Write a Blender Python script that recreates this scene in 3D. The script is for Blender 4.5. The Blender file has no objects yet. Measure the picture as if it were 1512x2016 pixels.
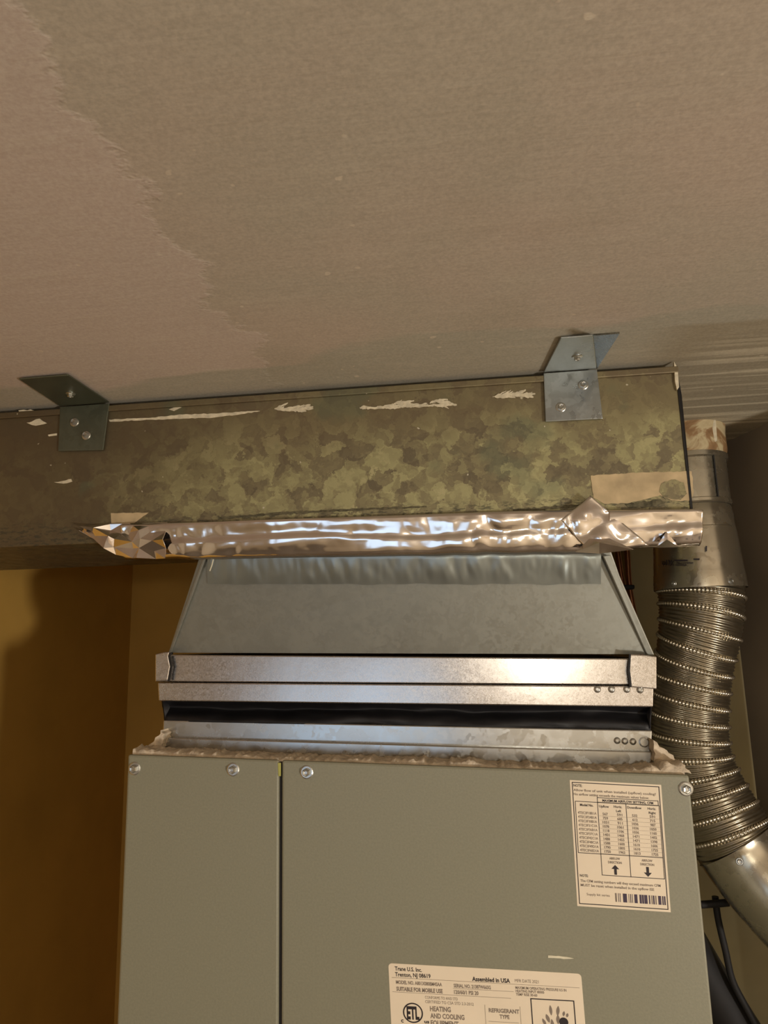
import bpy, bmesh, math, random
from mathutils import Vector, Matrix, noise

random.seed(7)
scene = bpy.context.scene
COL = scene.collection

# ------------------------------------------------------------------ camera
F_PX, CX, CY = 1400.0, 756.0, 1008.0
PITCH, ROLL, YAW = math.radians(10.7), math.radians(1.4), math.radians(7.1)
CAM_Z = 1.80
ZC = 2.08                                   # ceiling height
def _axes():
    f = Vector((0, math.cos(PITCH), math.sin(PITCH))); r = Vector((1, 0, 0)); u = r.cross(f)
    c, s = math.cos(ROLL), math.sin(ROLL)
    r2, u2 = c * r - s * u, s * r + c * u
    m = Matrix.Rotation(YAW, 3, 'Z')
    return m @ f, m @ r2, m @ u2
FWD, RGT, UPV = _axes()
cam_data = bpy.data.cameras.new('camera')
cam_data.sensor_fit = 'HORIZONTAL'; cam_data.sensor_width = 36.0
cam_data.lens = 36.0 * F_PX / 1512.0
cam_data.clip_start = 0.01
cam = bpy.data.objects.new('camera', cam_data); COL.objects.link(cam)
cam.matrix_world = Matrix((
    (RGT.x, UPV.x, -FWD.x, 0), (RGT.y, UPV.y, -FWD.y, 0), (RGT.z, UPV.z, -FWD.z, CAM_Z), (0, 0, 0, 1)))
scene.camera = cam

# ------------------------------------------------------------------ world, lights, exposure
world = bpy.data.worlds.new('world'); scene.world = world; world.use_nodes = True
bg = world.node_tree.nodes['Background']
bg.inputs[0].default_value = (0.62, 0.78, 1.0, 1); bg.inputs[1].default_value = 1.6
def lamp(name, loc, power, color, radius):
    d = bpy.data.lights.new(name, 'POINT'); d.energy = power; d.color = color; d.shadow_soft_size = radius
    o = bpy.data.objects.new(name, d); COL.objects.link(o); o.location = loc
    return o
BULB = (1.35, -0.78, 1.20)                  # standing lamp in the room to the right
lamp('lamp_light', BULB, 74.0, (1.0, 0.945, 0.875), 0.07)
BULB2 = (0.22, -1.10, 1.80)                 # weak ceiling bulb behind the photographer
lamp('bulb_light', BULB2, 7.5, (1.0, 0.93, 0.80), 0.05)
scene.view_settings.view_transform = 'Standard'
scene.view_settings.look = 'None'
scene.view_settings.exposure = 0.0
scene.view_settings.gamma = 1.0
scene.view_settings.use_curve_mapping = False

# ------------------------------------------------------------------ helpers
def ray(px, py):
    return FWD * F_PX + RGT * (px - CX) + UPV * (CY - py)
def on_y(px, py, Y):
    d = ray(px, py); t = Y / d.y
    return Vector((d.x * t, Y, d.z * t + CAM_Z))
def on_z(px, py, Z):
    d = ray(px, py); t = (Z - CAM_Z) / d.z
    return Vector((d.x * t, d.y * t, Z))

class MB:
    def __init__(self): self.v = []; self.f = []
    def add(self, vs, fs):
        n = len(self.v); self.v += [tuple(p) for p in vs]; self.f += [tuple(i + n for i in f) for f in fs]
        return self
    def box(self, a, b):
        (x0, y0, z0), (x1, y1, z1) = a, b
        return self.add([(x0,y0,z0),(x1,y0,z0),(x1,y1,z0),(x0,y1,z0),(x0,y0,z1),(x1,y0,z1),(x1,y1,z1),(x0,y1,z1)],
                        [(0,3,2,1),(4,5,6,7),(0,1,5,4),(1,2,6,5),(2,3,7,6),(3,0,4,7)])
    def prism(self, pts, ext):
        """pts: closed polygon (front, counter-clockwise seen from the camera), extruded by vector ext away"""
        n = len(pts); e = Vector(ext)
        vs = [Vector(p) for p in pts] + [Vector(p) + e for p in pts]
        fs = [tuple(range(n)), tuple(range(2*n-1, n-1, -1))]
        for i in range(n):
            j = (i + 1) % n; fs.append((i, i + n, j + n, j))
        return self.add(vs, fs)
    def hexa(self, front, back):
        """front: 4 pts, back: 4 pts in the same order"""
        vs = list(front) + list(back)
        return self.add(vs, [(0,1,2,3),(7,6,5,4),(0,4,5,1),(1,5,6,2),(2,6,7,3),(3,7,4,0)])
    def lathe(self, prof, base, axis=(0,0,1), seg=40, caps=True):
        """prof: (radius, height) pairs along axis"""
        ax = Vector(axis).normalized()
        t = Vector((1,0,0)) if abs(ax.x) < .9 else Vector((0,1,0))
        a = ax.cross(t).normalized(); b = ax.cross(a); base = Vector(base)
        vs = []; fs = []
        for r, h in prof:
            for k in range(seg):
                th = 2*math.pi*k/seg
                vs.append(base + ax*h + (a*math.cos(th) + b*math.sin(th))*r)
        for i in range(len(prof)-1):
            for k in range(seg):
                k2 = (k+1) % seg
                fs.append((i*seg+k, i*seg+k2, (i+1)*seg+k2, (i+1)*seg+k))
        if caps:
            fs.append(tuple(range(seg-1, -1, -1))); fs.append(tuple(range((len(prof)-1)*seg, len(prof)*seg)))
        return self.add(vs, fs)
    def tube(self, path, rad, seg=10, caps=True):
        frames = frames_of(path); vs = []; fs = []
        for i, (p, t, a, b) in enumerate(frames):
            r = rad(i) if callable(rad) else rad
            for k in range(seg):
                th = 2*math.pi*k/seg
                vs.append(p + (a*math.cos(th) + b*math.sin(th))*r)
        for i in range(len(frames)-1):
            for k in range(seg):
                k2 = (k+1) % seg
                fs.append((i*seg+k, i*seg+k2, (i+1)*seg+k2, (i+1)*seg+k))
        if caps:
            fs.append(tuple(range(seg-1, -1, -1))); fs.append(tuple(range((len(frames)-1)*seg, len(frames)*seg)))
        return self.add(vs, fs)
    def build(self, name, mat, parent=None, smooth=False, bevel=0, solid=0):
        me = bpy.data.meshes.new(name); me.from_pydata(self.v, [], self.f); me.update()
        bm = bmesh.new(); bm.from_mesh(me); bmesh.ops.recalc_face_normals(bm, faces=bm.faces); bm.to_mesh(me); bm.free()
        o = bpy.data.objects.new(name, me); COL.objects.link(o)
        if mat: me.materials.append(mat)
        if smooth:
            for p in me.polygons: p.use_smooth = True
            if smooth != 'all':
                me.set_sharp_from_angle(angle=math.radians(40))
        if solid:
            s = o.modifiers.new('solid', 'SOLIDIFY'); s.thickness = solid; s.offset = -1
        if bevel:
            b = o.modifiers.new('bevel', 'BEVEL'); b.width = bevel; b.segments = 2; b.limit_method = 'ANGLE'
            b.angle_limit = math.radians(40)
        if parent:
            o.parent = parent; o.matrix_parent_inverse = Matrix.Translation(parent.location).inverted()
        return o

def frames_of(path):
    path = [Vector(p) for p in path]; out = []
    prev = None
    for i, p in enumerate(path):
        t = (path[min(i+1, len(path)-1)] - path[max(i-1, 0)]).normalized()
        if prev is None:
            r = Vector((0,1,0)) if abs(t.y) < .9 else Vector((1,0,0))
            a = t.cross(r).normalized()
        else:
            a = (prev - t*prev.dot(t)).normalized()
        b = t.cross(a); prev = a
        out.append((p, t, a, b))
    return out
def smooth_path(pts, step):
    pts = [Vector(p) for p in pts]
    ext = [pts[0]*2 - pts[1]] + pts + [pts[-1]*2 - pts[-2]]
    dense = []
    for i in range(1, len(ext)-2):
        p0, p1, p2, p3 = ext[i-1:i+3]
        for k in range(40):
            t = k/40
            dense.append(0.5*((2*p1) + (p2-p0)*t + (2*p0-5*p1+4*p2-p3)*t*t + (3*p1-p0-3*p2+p3)*t**3))
    dense.append(pts[-1])
    out = [dense[0]]; acc = 0
    for a, b in zip(dense, dense[1:]):
        seg = (b-a).length
        while acc + seg >= step:
            a = a + (b-a)*((step-acc)/seg); seg = (b-a).length; acc = 0; out.append(a.copy())
        acc += seg
    return out

def thing(name, loc, label, cat, group=None):
    o = bpy.data.objects.new(name, None); COL.objects.link(o); o.location = loc
    o.empty_display_size = .05
    return tag(o, label, cat, group)
def tag(o, label, cat, group=None):
    o['label'] = label; o['category'] = cat
    if group: o['group'] = group
    return o
def struct(o, label):
    o['kind'] = 'structure'; o['label'] = label; return o

# ------------------------------------------------------------------ materials
def srgb(r, g, b):
    f = lambda c: (c/255/12.92) if c/255 <= .04045 else ((c/255+.055)/1.055)**2.4
    return (f(r), f(g), f(b), 1)
class NT:
    """small node-graph helper"""
    def __init__(self, name):
        self.m = bpy.data.materials.new(name); self.m.use_nodes = True
        self.t = self.m.node_tree; self.b = self.t.nodes['Principled BSDF']
        self.co = self.t.nodes.new('ShaderNodeTexCoord').outputs['Object']
    def n(self, kind, **kw):
        nd = self.t.nodes.new(kind)
        for k, v in kw.items(): setattr(nd, k, v)
        return nd
    def link(self, a, b): self.t.links.new(a, b)
    def put(self, sock, v):
        if hasattr(v, 'is_output') or isinstance(v, bpy.types.NodeSocket): self.link(v, sock)
        else: sock.default_value = v
    def math(self, op, a, b=None, clamp=False):
        nd = self.n('ShaderNodeMath', operation=op, use_clamp=clamp); self.put(nd.inputs[0], a)
        if b is not None: self.put(nd.inputs[1], b)
        return nd.outputs[0]
    def noise(self, scale, detail=3, vec=None, rough=.5, dist=0, out=0):
        nd = self.n('ShaderNodeTexNoise'); self.link(vec or self.co, nd.inputs['Vector'])
        nd.inputs['Scale'].default_value = scale; nd.inputs['Detail'].default_value = detail
        nd.inputs['Roughness'].default_value = rough; nd.inputs['Distortion'].default_value = dist
        return nd.outputs[out]
    def mapping(self, scale=(1,1,1), loc=(0,0,0), vec=None, rot=(0,0,0)):
        nd = self.n('ShaderNodeMapping'); self.link(vec or self.co, nd.inputs['Vector'])
        nd.inputs['Scale'].default_value = scale; nd.inputs['Location'].default_value = loc
        nd.inputs['Rotation'].default_value = rot
        return nd.outputs[0]
    def ramp(self, fac, stops):
        nd = self.n('ShaderNodeValToRGB'); self.link(fac, nd.inputs[0]); e = nd.color_ramp.elements
        while len(e) < len(stops): e.new(0.5)
        for el, (p, c) in zip(e, stops): el.position = p; el.color = c if len(c) == 4 else (*c, 1)
        return nd.outputs[0]
    def mix(self, fac, a, b, blend='MIX'):
        nd = self.n('ShaderNodeMix', data_type='RGBA', blend_type=blend)
        self.put(nd.inputs[0], fac); self.put(nd.inputs[6], a); self.put(nd.inputs[7], b)
        return nd.outputs[2]
    def step(self, v, lo, hi):
        nd = self.n('ShaderNodeMapRange', interpolation_type='SMOOTHSTEP'); self.put(nd.inputs[0], v)
        nd.inputs[1].default_value = lo; nd.inputs[2].default_value = hi
        return nd.outputs[0]
    def xyz(self, vec=None):
        nd = self.n('ShaderNodeSeparateXYZ'); self.link(vec or self.co, nd.inputs[0]); return nd.outputs
    def bump(self, h, strength=.3, dist=.002, normal=None):
        nd = self.n('ShaderNodeBump'); self.link(h, nd.inputs['Height'])
        nd.inputs['Strength'].default_value = strength; nd.inputs['Distance'].default_value = dist
        if normal: self.link(normal, nd.inputs['Normal'])
        return nd.outputs[0]
    def done(self, color=None, rough=.5, metal=0, normal=None, spec=.5):
        if color is not None: self.put(self.b.inputs['Base Color'], color)
        self.put(self.b.inputs['Roughness'], rough); self.put(self.b.inputs['Metallic'], metal)
        self.b.inputs['Specular IOR Level'].default_value = spec
        if normal: self.link(normal, self.b.inputs['Normal'])
        return self.m

def m_plain(name, c, rough=.5, metal=0, var=.12, scale=40, spec=.5, bump=0):
    g = NT(name); n = g.noise(scale, 4)
    dark = tuple(x*(1-var) for x in c[:3]) + (1,); lite = tuple(min(1, x*(1+var)) for x in c[:3]) + (1,)
    col = g.ramp(n, [(.3, dark), (.7, lite)])
    return g.done(col, rough, metal, g.bump(g.noise(scale*4, 3), bump, .001) if bump else None, spec)

def m_ceiling():
    g = NT('ceiling_paint'); x, y, z = g.xyz()
    streak = g.noise(1, 4, g.mapping((9, 60, 1)), .6)
    blot = g.noise(7, 3); blot2 = g.noise(2.2, 2, g.mapping(loc=(4.3, 1.7, 0)))
    fine = g.noise(420, 2)
    base = g.ramp(blot2, [(.3, srgb(184, 170, 150)), (.7, srgb(192, 176, 155))])
    hue = g.noise(5.5, 2, g.mapping(loc=(1.3, 8.1, 0)))
    col = g.mix(.55, base, g.ramp(hue, [(.38, srgb(186, 177, 160)), (.62, srgb(198, 180, 164))]))
    # old pinker paint left of a ragged roller edge
    a, b = on_z(130, 190, ZC), on_z(388, 540, ZC)
    sl = (b.x - a.x) / (b.y - a.y)
    edge = g.math('SUBTRACT', g.math('SUBTRACT', x, g.math('MULTIPLY', y, sl)), a.x - sl*a.y)
    edge = g.math('ADD', edge, g.math('MULTIPLY', g.math('SUBTRACT', g.noise(14, 5, None, .65), .5), .09))
    edge = g.math('ADD', edge, g.math('MULTIPLY', g.math('SUBTRACT', streak, .5), .03))
    pink = g.math('SUBTRACT', 1.0, g.step(edge, -.004, .006))
    col = g.mix(g.math('MULTIPLY', pink, .75), col, srgb(204, 186, 172))
    # greyer filler band along the duct
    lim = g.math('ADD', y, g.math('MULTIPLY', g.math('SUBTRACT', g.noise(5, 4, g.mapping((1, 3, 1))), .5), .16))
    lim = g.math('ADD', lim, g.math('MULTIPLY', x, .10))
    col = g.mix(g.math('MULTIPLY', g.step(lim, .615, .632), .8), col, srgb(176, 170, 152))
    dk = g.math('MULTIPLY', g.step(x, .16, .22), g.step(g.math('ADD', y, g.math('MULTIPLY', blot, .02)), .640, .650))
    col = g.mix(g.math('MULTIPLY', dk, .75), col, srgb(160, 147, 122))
    col = g.mix(g.math('MULTIPLY', g.step(streak, .55, .75), .22), col, srgb(214, 202, 180))
    col = g.mix(g.math('MULTIPLY', g.step(blot, .55, .8), .25), col, srgb(160, 146, 124))
    # bare filler streaks beyond the duct's end
    tail = g.math('MULTIPLY', g.step(x, .20, .26), g.step(y, .62, .75))
    lines = g.noise(1, 3, g.mapping((2, 70, 1), rot=(0, 0, .10)), .6)
    col = g.mix(g.math('MULTIPLY', tail, g.step(lines, .5, .62)), col, srgb(206, 194, 168))
    spk = g.noise(85, 1)
    col = g.mix(g.math('MULTIPLY', g.step(spk, .76, .80), .6), col, srgb(222, 206, 182))
    col = g.mix(.10, col, g.ramp(fine, [(.3, (0, 0, 0)), (.7, (1, 1, 1))]), 'OVERLAY')
    h = g.math('ADD', g.math('MULTIPLY', streak, .5), g.math('MULTIPLY', pink, .5))
    h = g.math('ADD', h, g.math('MULTIPLY', g.math('MULTIPLY', tail, lines), .8))
    return g.done(col, .75, 0, g.bump(h, .35, .003), .3)

def m_galv_old():
    """weathered hot-dip zinc with big spangle"""
    g = NT('weathered_galvanised_steel')
    warp = g.n('ShaderNodeVectorMath', operation='ADD')
    sc = g.n('ShaderNodeVectorMath', operation='SCALE'); g.link(g.noise(44, 5, None, .65, out=1), sc.inputs[0]); sc.inputs['Scale'].default_value = .032
    g.link(g.co, warp.inputs[0]); g.link(sc.outputs[0], warp.inputs[1])
    def cells(scale, rnd=1.0):
        nd = g.n('ShaderNodeTexVoronoi', feature='F1'); g.link(warp.outputs[0], nd.inputs['Vector'])
        nd.inputs['Scale'].default_value = scale; nd.inputs['Randomness'].default_value = rnd
        s = g.n('ShaderNodeSeparateColor'); g.link(nd.outputs['Color'], s.inputs[0]); return s.outputs[0]
    c1, c2, c3 = cells(48), cells(95), cells(190)
    val = g.math('ADD', g.math('ADD', g.math('MULTIPLY', c1, .5), g.math('MULTIPLY', c2, .33)), g.math('MULTIPLY', c3, .17))
    col = g.ramp(val, [(.12, srgb(112, 102, 80)), (.36, srgb(134, 124, 94)), (.55, srgb(154, 147, 108)), (.75, srgb(172, 166, 122)), (.95, srgb(186, 178, 134))])
    x, y, z = g.xyz()
    # brown film on the upper third and darker brown towards the left end
    tone_noise = g.noise(9, 4, None, .6)
    up = g.step(g.math('ADD', z, g.math('MULTIPLY', g.math('SUBTRACT', tone_noise, .5), .10)), 1.99, 2.045)
    left = g.math('SUBTRACT', 1.0, g.step(g.math('ADD', x, g.math('MULTIPLY', g.math('SUBTRACT', tone_noise, .5), .3)), -.46, -.22))
    col = g.mix(g.math('MULTIPLY', up, .7), col, srgb(116, 100, 76))
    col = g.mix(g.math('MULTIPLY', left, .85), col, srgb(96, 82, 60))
    grn = g.step(g.noise(13, 3, g.mapping(loc=(3, 0, 5))), .60, .68)
    col = g.mix(g.math('MULTIPLY', grn, .35), col, srgb(104, 116, 92))
    low = g.math('SUBTRACT', 1.0, g.step(z, 1.935, 1.95))
    grit = g.step(g.noise(1, 4, g.mapping((120, 120, 420)), .7), .5, .6)
    col = g.mix(g.math('MULTIPLY', low, g.math('MULTIPLY', grit, .8)), col, srgb(74, 72, 58))
    sp = g.step(g.noise(130, 1), .77, .80)
    col = g.mix(sp, col, srgb(205, 196, 170))
    ro = g.ramp(val, [(.1, (.55,)*3), (.9, (.38,)*3)])
    return g.done(col, ro, .45, g.bump(val, .12, .0006))

def m_galv(name, c, rough=.3, metal=.9, spangle=.25, scale=60, streak=.0, bump=.05):
    g = NT(name)
    nd = g.n('ShaderNodeTexVoronoi'); nd.inputs['Scale'].default_value = scale
    nz = g.noise(scale*.8, 3, out=1)
    ad = g.mix(.06, g.co, nz); g.link(ad, nd.inputs['Vector'])
    s = g.n('ShaderNodeSeparateColor'); g.link(nd.outputs['Color'], s.inputs[0]); v = s.outputs[0]
    dark = tuple(x*(1-spangle) for x in c[:3]) + (1,); lite = tuple(min(1, x*(1+spangle*.5)) for x in c[:3]) + (1,)
    col = g.ramp(v, [(0, dark), (1, lite)])
    ro = g.math('ADD', g.math('MULTIPLY', v, .10), rough - .05)
    big = g.noise(11, 3)
    ro = g.math('ADD', ro, g.math('MULTIPLY', g.math('SUBTRACT', big, .5), .18))
    h = g.math('ADD', g.noise(16, 3), g.math('MULTIPLY', g.noise(160, 2), .15))
    return g.done(col, ro, metal, g.bump(h, bump, .004))

M = {}
M['ceiling'] = m_ceiling()
M['ochre'] = m_plain('ochre_wall_paint', srgb(204, 160, 78), .7, 0, .10, 6, .3, .1)
M['dark_wall'] = m_plain('dark_brown_wall', srgb(146, 132, 112), .8, 0, .18, 5, .2, .1)
M['pale_wall'] = m_plain('pale_wall_paint', srgb(172, 162, 128), .7, 0, .10, 9, .3, .1)
M['room'] = m_plain('room_wall_paint', srgb(206, 192, 168), .8, 0, .06, 4, .3)
M['floor'] = m_plain('concrete_floor', srgb(120, 110, 98), .8, 0, .15, 8, .3)
M['galv_old'] = m_galv_old()
M['galv'] = m_galv('new_galvanised_steel', srgb(190, 190, 186), .25, .92, .10, 70, bump=.03)
M['galv_band'] = m_galv('bright_galvanised_band', srgb(206, 200, 194), .23, .95, .22, 260, bump=.05)
M['galv_trans'] = m_galv('dull_galvanised_sheet', srgb(150, 150, 140), .42, .75, .06, 120, bump=.03)
M['skirt'] = m_plain('smooth_galvanised_sheet', srgb(150, 156, 152), .30, .8, .03, 20)
M['bracket'] = m_galv('galvanised_bracket_steel', srgb(176, 182, 182), .32, .9, .10, 90, bump=.04)
M['bracket_shaded'] = m_galv('shaded_bracket_steel', srgb(112, 116, 100), .42, .8, .10, 90, bump=.03)  # bracket steel again, darkened: shade on the left bracket put into its colour
M['steel'] = m_plain('zinc_screw_steel', srgb(196, 196, 190), .28, .95, .1, 200)
M['alum'] = m_galv('brushed_aluminium', srgb(196, 188, 168), .24, .92, .08, 60, bump=.04)
M['alum_rib'] = m_plain('aluminium_flex', srgb(160, 150, 130), .30, .95, .12, 90)
M['bead'] = m_plain('aluminium_seam', srgb(232, 222, 202), .22, .95, .05, 90)
g = NT('crumpled_aluminium_foil')
M['foil'] = g.done(g.ramp(g.noise(30, 2), [(.3, srgb(226, 218, 212)), (.7, srgb(242, 236, 230))]), .13, 1.0,
                   g.bump(g.noise(22, 2, None, .5, .6), .12, .004))
g = NT('grey_enamel_paint')
M['enamel'] = g.done(g.ramp(g.noise(500, 2), [(.3, srgb(134, 132, 112)), (.7, srgb(142, 139, 118))]), .42, 0,
                     g.bump(g.noise(700, 2), .10, .0006), .5)
M['black_cloth'] = m_plain('black_neoprene_fabric', srgb(24, 23, 25), .5, 0, .3, 60, .4, .1)
M['paper'] = m_plain('label_paper', srgb(238, 222, 196), .55, 0, .03, 30, .3)
M['ink'] = m_plain('black_print', srgb(38, 28, 30), .6, 0, .1, 60)
M['grey_ink'] = m_plain('grey_print', srgb(132, 118, 104), .6, 0, .1, 60)
M['violet_ink'] = m_plain('violet_black_print', srgb(66, 52, 72), .6, 0, .2, 80)
M['insul'] = m_plain('pinkish_insulation_mastic', srgb(214, 198, 174), .9, 0, .25, 130, .2, .6)
M['beige_tape'] = m_plain('old_beige_tape', srgb(192, 170, 132), .7, 0, .18, 60, .3, .1)
M['white_scuff'] = m_plain('white_plaster_smear', srgb(212, 200, 172), .8, 0, .2, 150, .2, .3)
M['rust_stub'] = None
M['copper'] = m_plain('tarnished_copper', srgb(120, 74, 46), .4, .8, .3, 40)
M['rubber'] = m_plain('black_rubber', srgb(24, 20, 18), .7, 0, .3, 60)
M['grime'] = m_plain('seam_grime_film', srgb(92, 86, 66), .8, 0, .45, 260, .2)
M['lime'] = m_plain('yellowed_gasket', srgb(178, 176, 96), .7, 0, .1, 60)
M['scratch'] = m_plain('bare_scratch', srgb(226, 218, 190), .5, 0, .1, 90)
g = NT('stained_flue_stub')
M['rust_stub'] = g.done(g.ramp(g.noise(26, 4, None, .6, 1.0), [(.30, srgb(108, 76, 44)), (.48, srgb(150, 116, 76)), (.56, srgb(196, 178, 138)), (.8, srgb(172, 150, 112))]), .7, .1, g.bump(g.noise(60, 4), .4, .002))
g = NT('glowing_bulb_glass'); g.b.inputs['Emission Color'].default_value = (1, .82, .55, 1); g.b.inputs['Emission Strength'].default_value = 30
M['bulb'] = g.done((1, .9, .75, 1), .4)
g = NT('window_glass'); g.b.inputs['Transmission Weight'].default_value = 1; M['glass'] = g.done((1, 1, 1, 1), .02)

# ------------------------------------------------------------------ the room
XL, YB, XR, YF, XL2 = -0.755, 1.50, 2.4, -2.2, -1.7
struct(MB().box((XL2-.1, YF-.1, ZC), (XR+.1, YB+.1, ZC+.05)).build('ceiling', M['ceiling']), 'patchy plaster ceiling painted beige and pinkish grey')
struct(MB().box((XL2-.1, YF-.1, -.05), (XR+.1, YB+.1, 0)).build('floor', M['floor']), 'grey concrete floor')
struct(MB().box((XL-.1, .42, 0), (XL, YB+.1, ZC)).build('wall_left', M['ochre']), 'ochre painted wall on the left')
struct(MB().box((XL2-.1, YF-.1, 0), (XL2, .42, ZC)).box((XL2, .32, 0), (XL-.1, .42, ZC)).build('wall_far_left', M['room']), 'beige wall left of the photographer')
struct(MB().box((XL, YB, 0), (XR, YB+.1, ZC)).build('wall_back', M['ochre']), 'ochre painted wall behind the air handler')
struct(MB().box((XR, YF-.1, 0), (XR+.1, YB+.1, ZC)).build('wall_far_right', M['room']), 'beige wall on the far right')
# front wall (behind the camera) with a small window opening
wx0, wx1, wz0, wz1 = -1.15, -.15, .95, 1.80
struct(MB().box((XL2, YF-.1, 0), (wx0, YF, ZC)).box((wx1, YF-.1, 0), (XR, YF, ZC)).box((wx0, YF-.1, 0), (wx1, YF, wz0))
       .box((wx0, YF-.1, wz1), (wx1, YF, ZC)).build('wall_front', M['room']), 'beige wall behind the photographer')
wn = struct(MB().box((wx0, YF-.08, wz0), (wx0+.04, YF-.02, wz1)).box((wx1-.04, YF-.08, wz0), (wx1, YF-.02, wz1))
            .box((wx0+.04, YF-.08, wz0), (wx1-.04, YF-.02, wz0+.04)).box((wx0+.04, YF-.08, wz1-.04), (wx1-.04, YF-.02, wz1))
            .build('window_1', M['room']), 'small window behind the photographer')
# dark wall stub at the right and the pale chase behind the flue
e0 = Vector((.366, 1.075)); e1 = Vector((.462, .76)); w = Vector((.13, .04))
struct(MB().prism([(e0.x, e0.y, 0), (e1.x, e1.y, 0), (e1.x+w.x, e1.y+w.y, 0), (e0.x+w.x, e0.y+w.y, 0)], (0, 0, ZC)).build('wall_right', M['dark_wall']), 'dark brown wall edge on the right')
cl = on_y(1240, 1110, 1.26).x
struct(MB().box((cl, 1.26, 0), (.95, YB, ZC)).build('wall_chase', M['pale_wall']), 'pale grey green boxed wall behind the flue')

# ------------------------------------------------------------------ lamps (out of frame)
t = thing('bulb_fixture', (BULB2[0], BULB2[1], ZC), 'bare bulb socket on the ceiling behind the photographer', 'lamp')
MB().lathe([(.05, 0), (.05, -.012), (.022, -.02), (.005, -.022), (.005, -.17), (.018, -.175), (.018, -.22)], (BULB2[0], BULB2[1], ZC), seg=24).build('socket', M['paper'], t, True)
t = thing('floor_lamp', (BULB[0], BULB[1], 0), 'standing work lamp on a round base in the room at the right', 'lamp')
MB().lathe([(.14, 0), (.14, .02), (.02, .03)], (BULB[0], BULB[1], 0), seg=32).build('base', M['rubber'], t, True)
MB().lathe([(.012, .03), (.012, 1.07), (.02, 1.075), (.02, 1.11)], (BULB[0], BULB[1], 0), seg=16).build('pole', M['rubber'], t, True)

# ------------------------------------------------------------------ ceiling duct
YD, DX1, DB = 0.722, 0.2155, 1.918
duct = thing('supply_duct', (-.25, .82, DB), 'long rectangular weathered galvanised duct with mottled spangle under the ceiling', 'duct')
GAP = .007
DT = ZC - GAP
MB().box((XL, YD, DB), (DX1, YD+.20, DT)).build('duct_body', M['galv_old'], duct, bevel=.0015)
# folded top seam, standing slightly proud
p0, p1 = on_y(215, 796, YD), Vector((DX1, YD, DT))
MB().box((XL, YD-.0035, DT-.006), (DX1+.001, YD+.004, DT+.001)).build('top_seam', M['galv_old'], duct, bevel=.001)
# bent end flange with a light painted corner
MB().prism([(DX1, YD-.001, DT), (DX1+.0018, YD-.002, DT-.03), (DX1+.001, YD-.001, DB), (DX1-.001, YD-.001, DB), (DX1-.0012, YD-.001, DT)], (0, .012, 0)).build('end_seam', M['rubber'], duct)
c0 = [on_y(*q, YD-.003) for q in ((1327, 712), (1334, 724), (1337, 762), (1333, 768), (1329, 750))]
MB().prism(c0[::-1], (0, .004, 0)).build('plaster_smear', M['white_scuff'], duct)

def decal(name, px, mat, parent, Y, t=.0006, jag=0, label=None):
    pts = []
    n = len(px)
    for i in range(n):
        a, b = px[i], px[(i+1) % n]
        L = math.hypot(b[0]-a[0], b[1]-a[1]); k = max(1, int(L/6)) if jag else 1
        for j in range(k):
            s = j/k; q = [a[0]+(b[0]-a[0])*s, a[1]+(b[1]-a[1])*s]
            if jag and j: q[1] += random.uniform(-jag, jag); q[0] += random.uniform(-jag, jag)
            pts.append(on_y(q[0], q[1], Y))
    o = MB().prism(pts[::-1], (0, t, 0)).build(name, mat, parent)
    if label: o['label'] = label
    return o
YS = YD - .0006
def smear(pxs, n, slope=(.1, -.35)):
    m = MB(); cx = [q[0] for q in pxs]
    cnt = [0]
    def stroke(a, b, wd):
        cnt[0] += 1; yk = YS - .00004*cnt[0]
        k = 6; up_, lo_ = [], []
        for i in range(k+1):
            t_ = i/k; x_ = a[0]+(b[0]-a[0])*t_; y_ = a[1]+(b[1]-a[1])*t_ + random.uniform(-.8, .8); h_ = wd*math.sin(math.pi*(.12+.76*t_))*random.uniform(.6, 1.2)
            up_.append(on_y(x_, y_-h_/2, yk)); lo_.append(on_y(x_, y_+h_/2, yk))
        m.prism(lo_ + up_[::-1], (0, .0006, 0))
    for a, b in zip(pxs, pxs[1:]): stroke(a, b, 5)
    for i in range(n):
        k = random.randrange(len(pxs)-1); t_ = random.random(); a = pxs[k]; b = pxs[k+1]
        x_, y_ = a[0]+(b[0]-a[0])*t_, a[1]+(b[1]-a[1])*t_; L_ = random.uniform(10, 30); sl_ = random.uniform(slope[1], slope[0])
        stroke((x_, y_), (x_+L_, y_+L_*sl_), random.uniform(3, 7))
    o = m.build('plaster_smear', M['white_scuff'], duct); o['label'] = 'brushed white plaster smear'
smear([(540, 805), (562, 808), (590, 806)], 30, (.15, -.6))
smear([(708, 803), (752, 803), (800, 800), (850, 799), (884, 797)], 26, (.05, -.3))
smear([(846, 793), (862, 788), (876, 793)], 10, (.8, -.2))
smear([(770, 797), (784, 792), (800, 796)], 8, (.3, -.5))
smear([(970, 781), (1000, 779), (1034, 780)], 30, (.15, -.6))
decal('plaster_smear', [(214, 826), (300, 822), (360, 816), (420, 814), (470, 811), (512, 809), (470, 816), (420, 822), (360, 824), (300, 826), (216, 830)], M['white_scuff'], duct, YS, jag=.8, label='thin white plaster line')
decal('plaster_smear', [(36, 808), (60, 806), (80, 812), (62, 815), (40, 814)], M['white_scuff'], duct, YS, jag=1.6)
decal('plaster_smear', [(52, 832), (78, 824), (92, 833), (70, 838)], M['white_scuff'], duct, YS, jag=1.6)
decal('plaster_smear', [(332, 806), (352, 797), (358, 801), (342, 809)], M['white_scuff'], duct, YS, jag=1.2)
decal('plaster_smear', [(106, 949), (122, 947), (140, 943), (142, 948), (124, 952)], M['white_scuff'], duct, YS, jag=1)
decal('plaster_smear', [(94, 856), (112, 853), (112, 857), (96, 859)], M['white_scuff'], duct, YS, jag=1)
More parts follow.
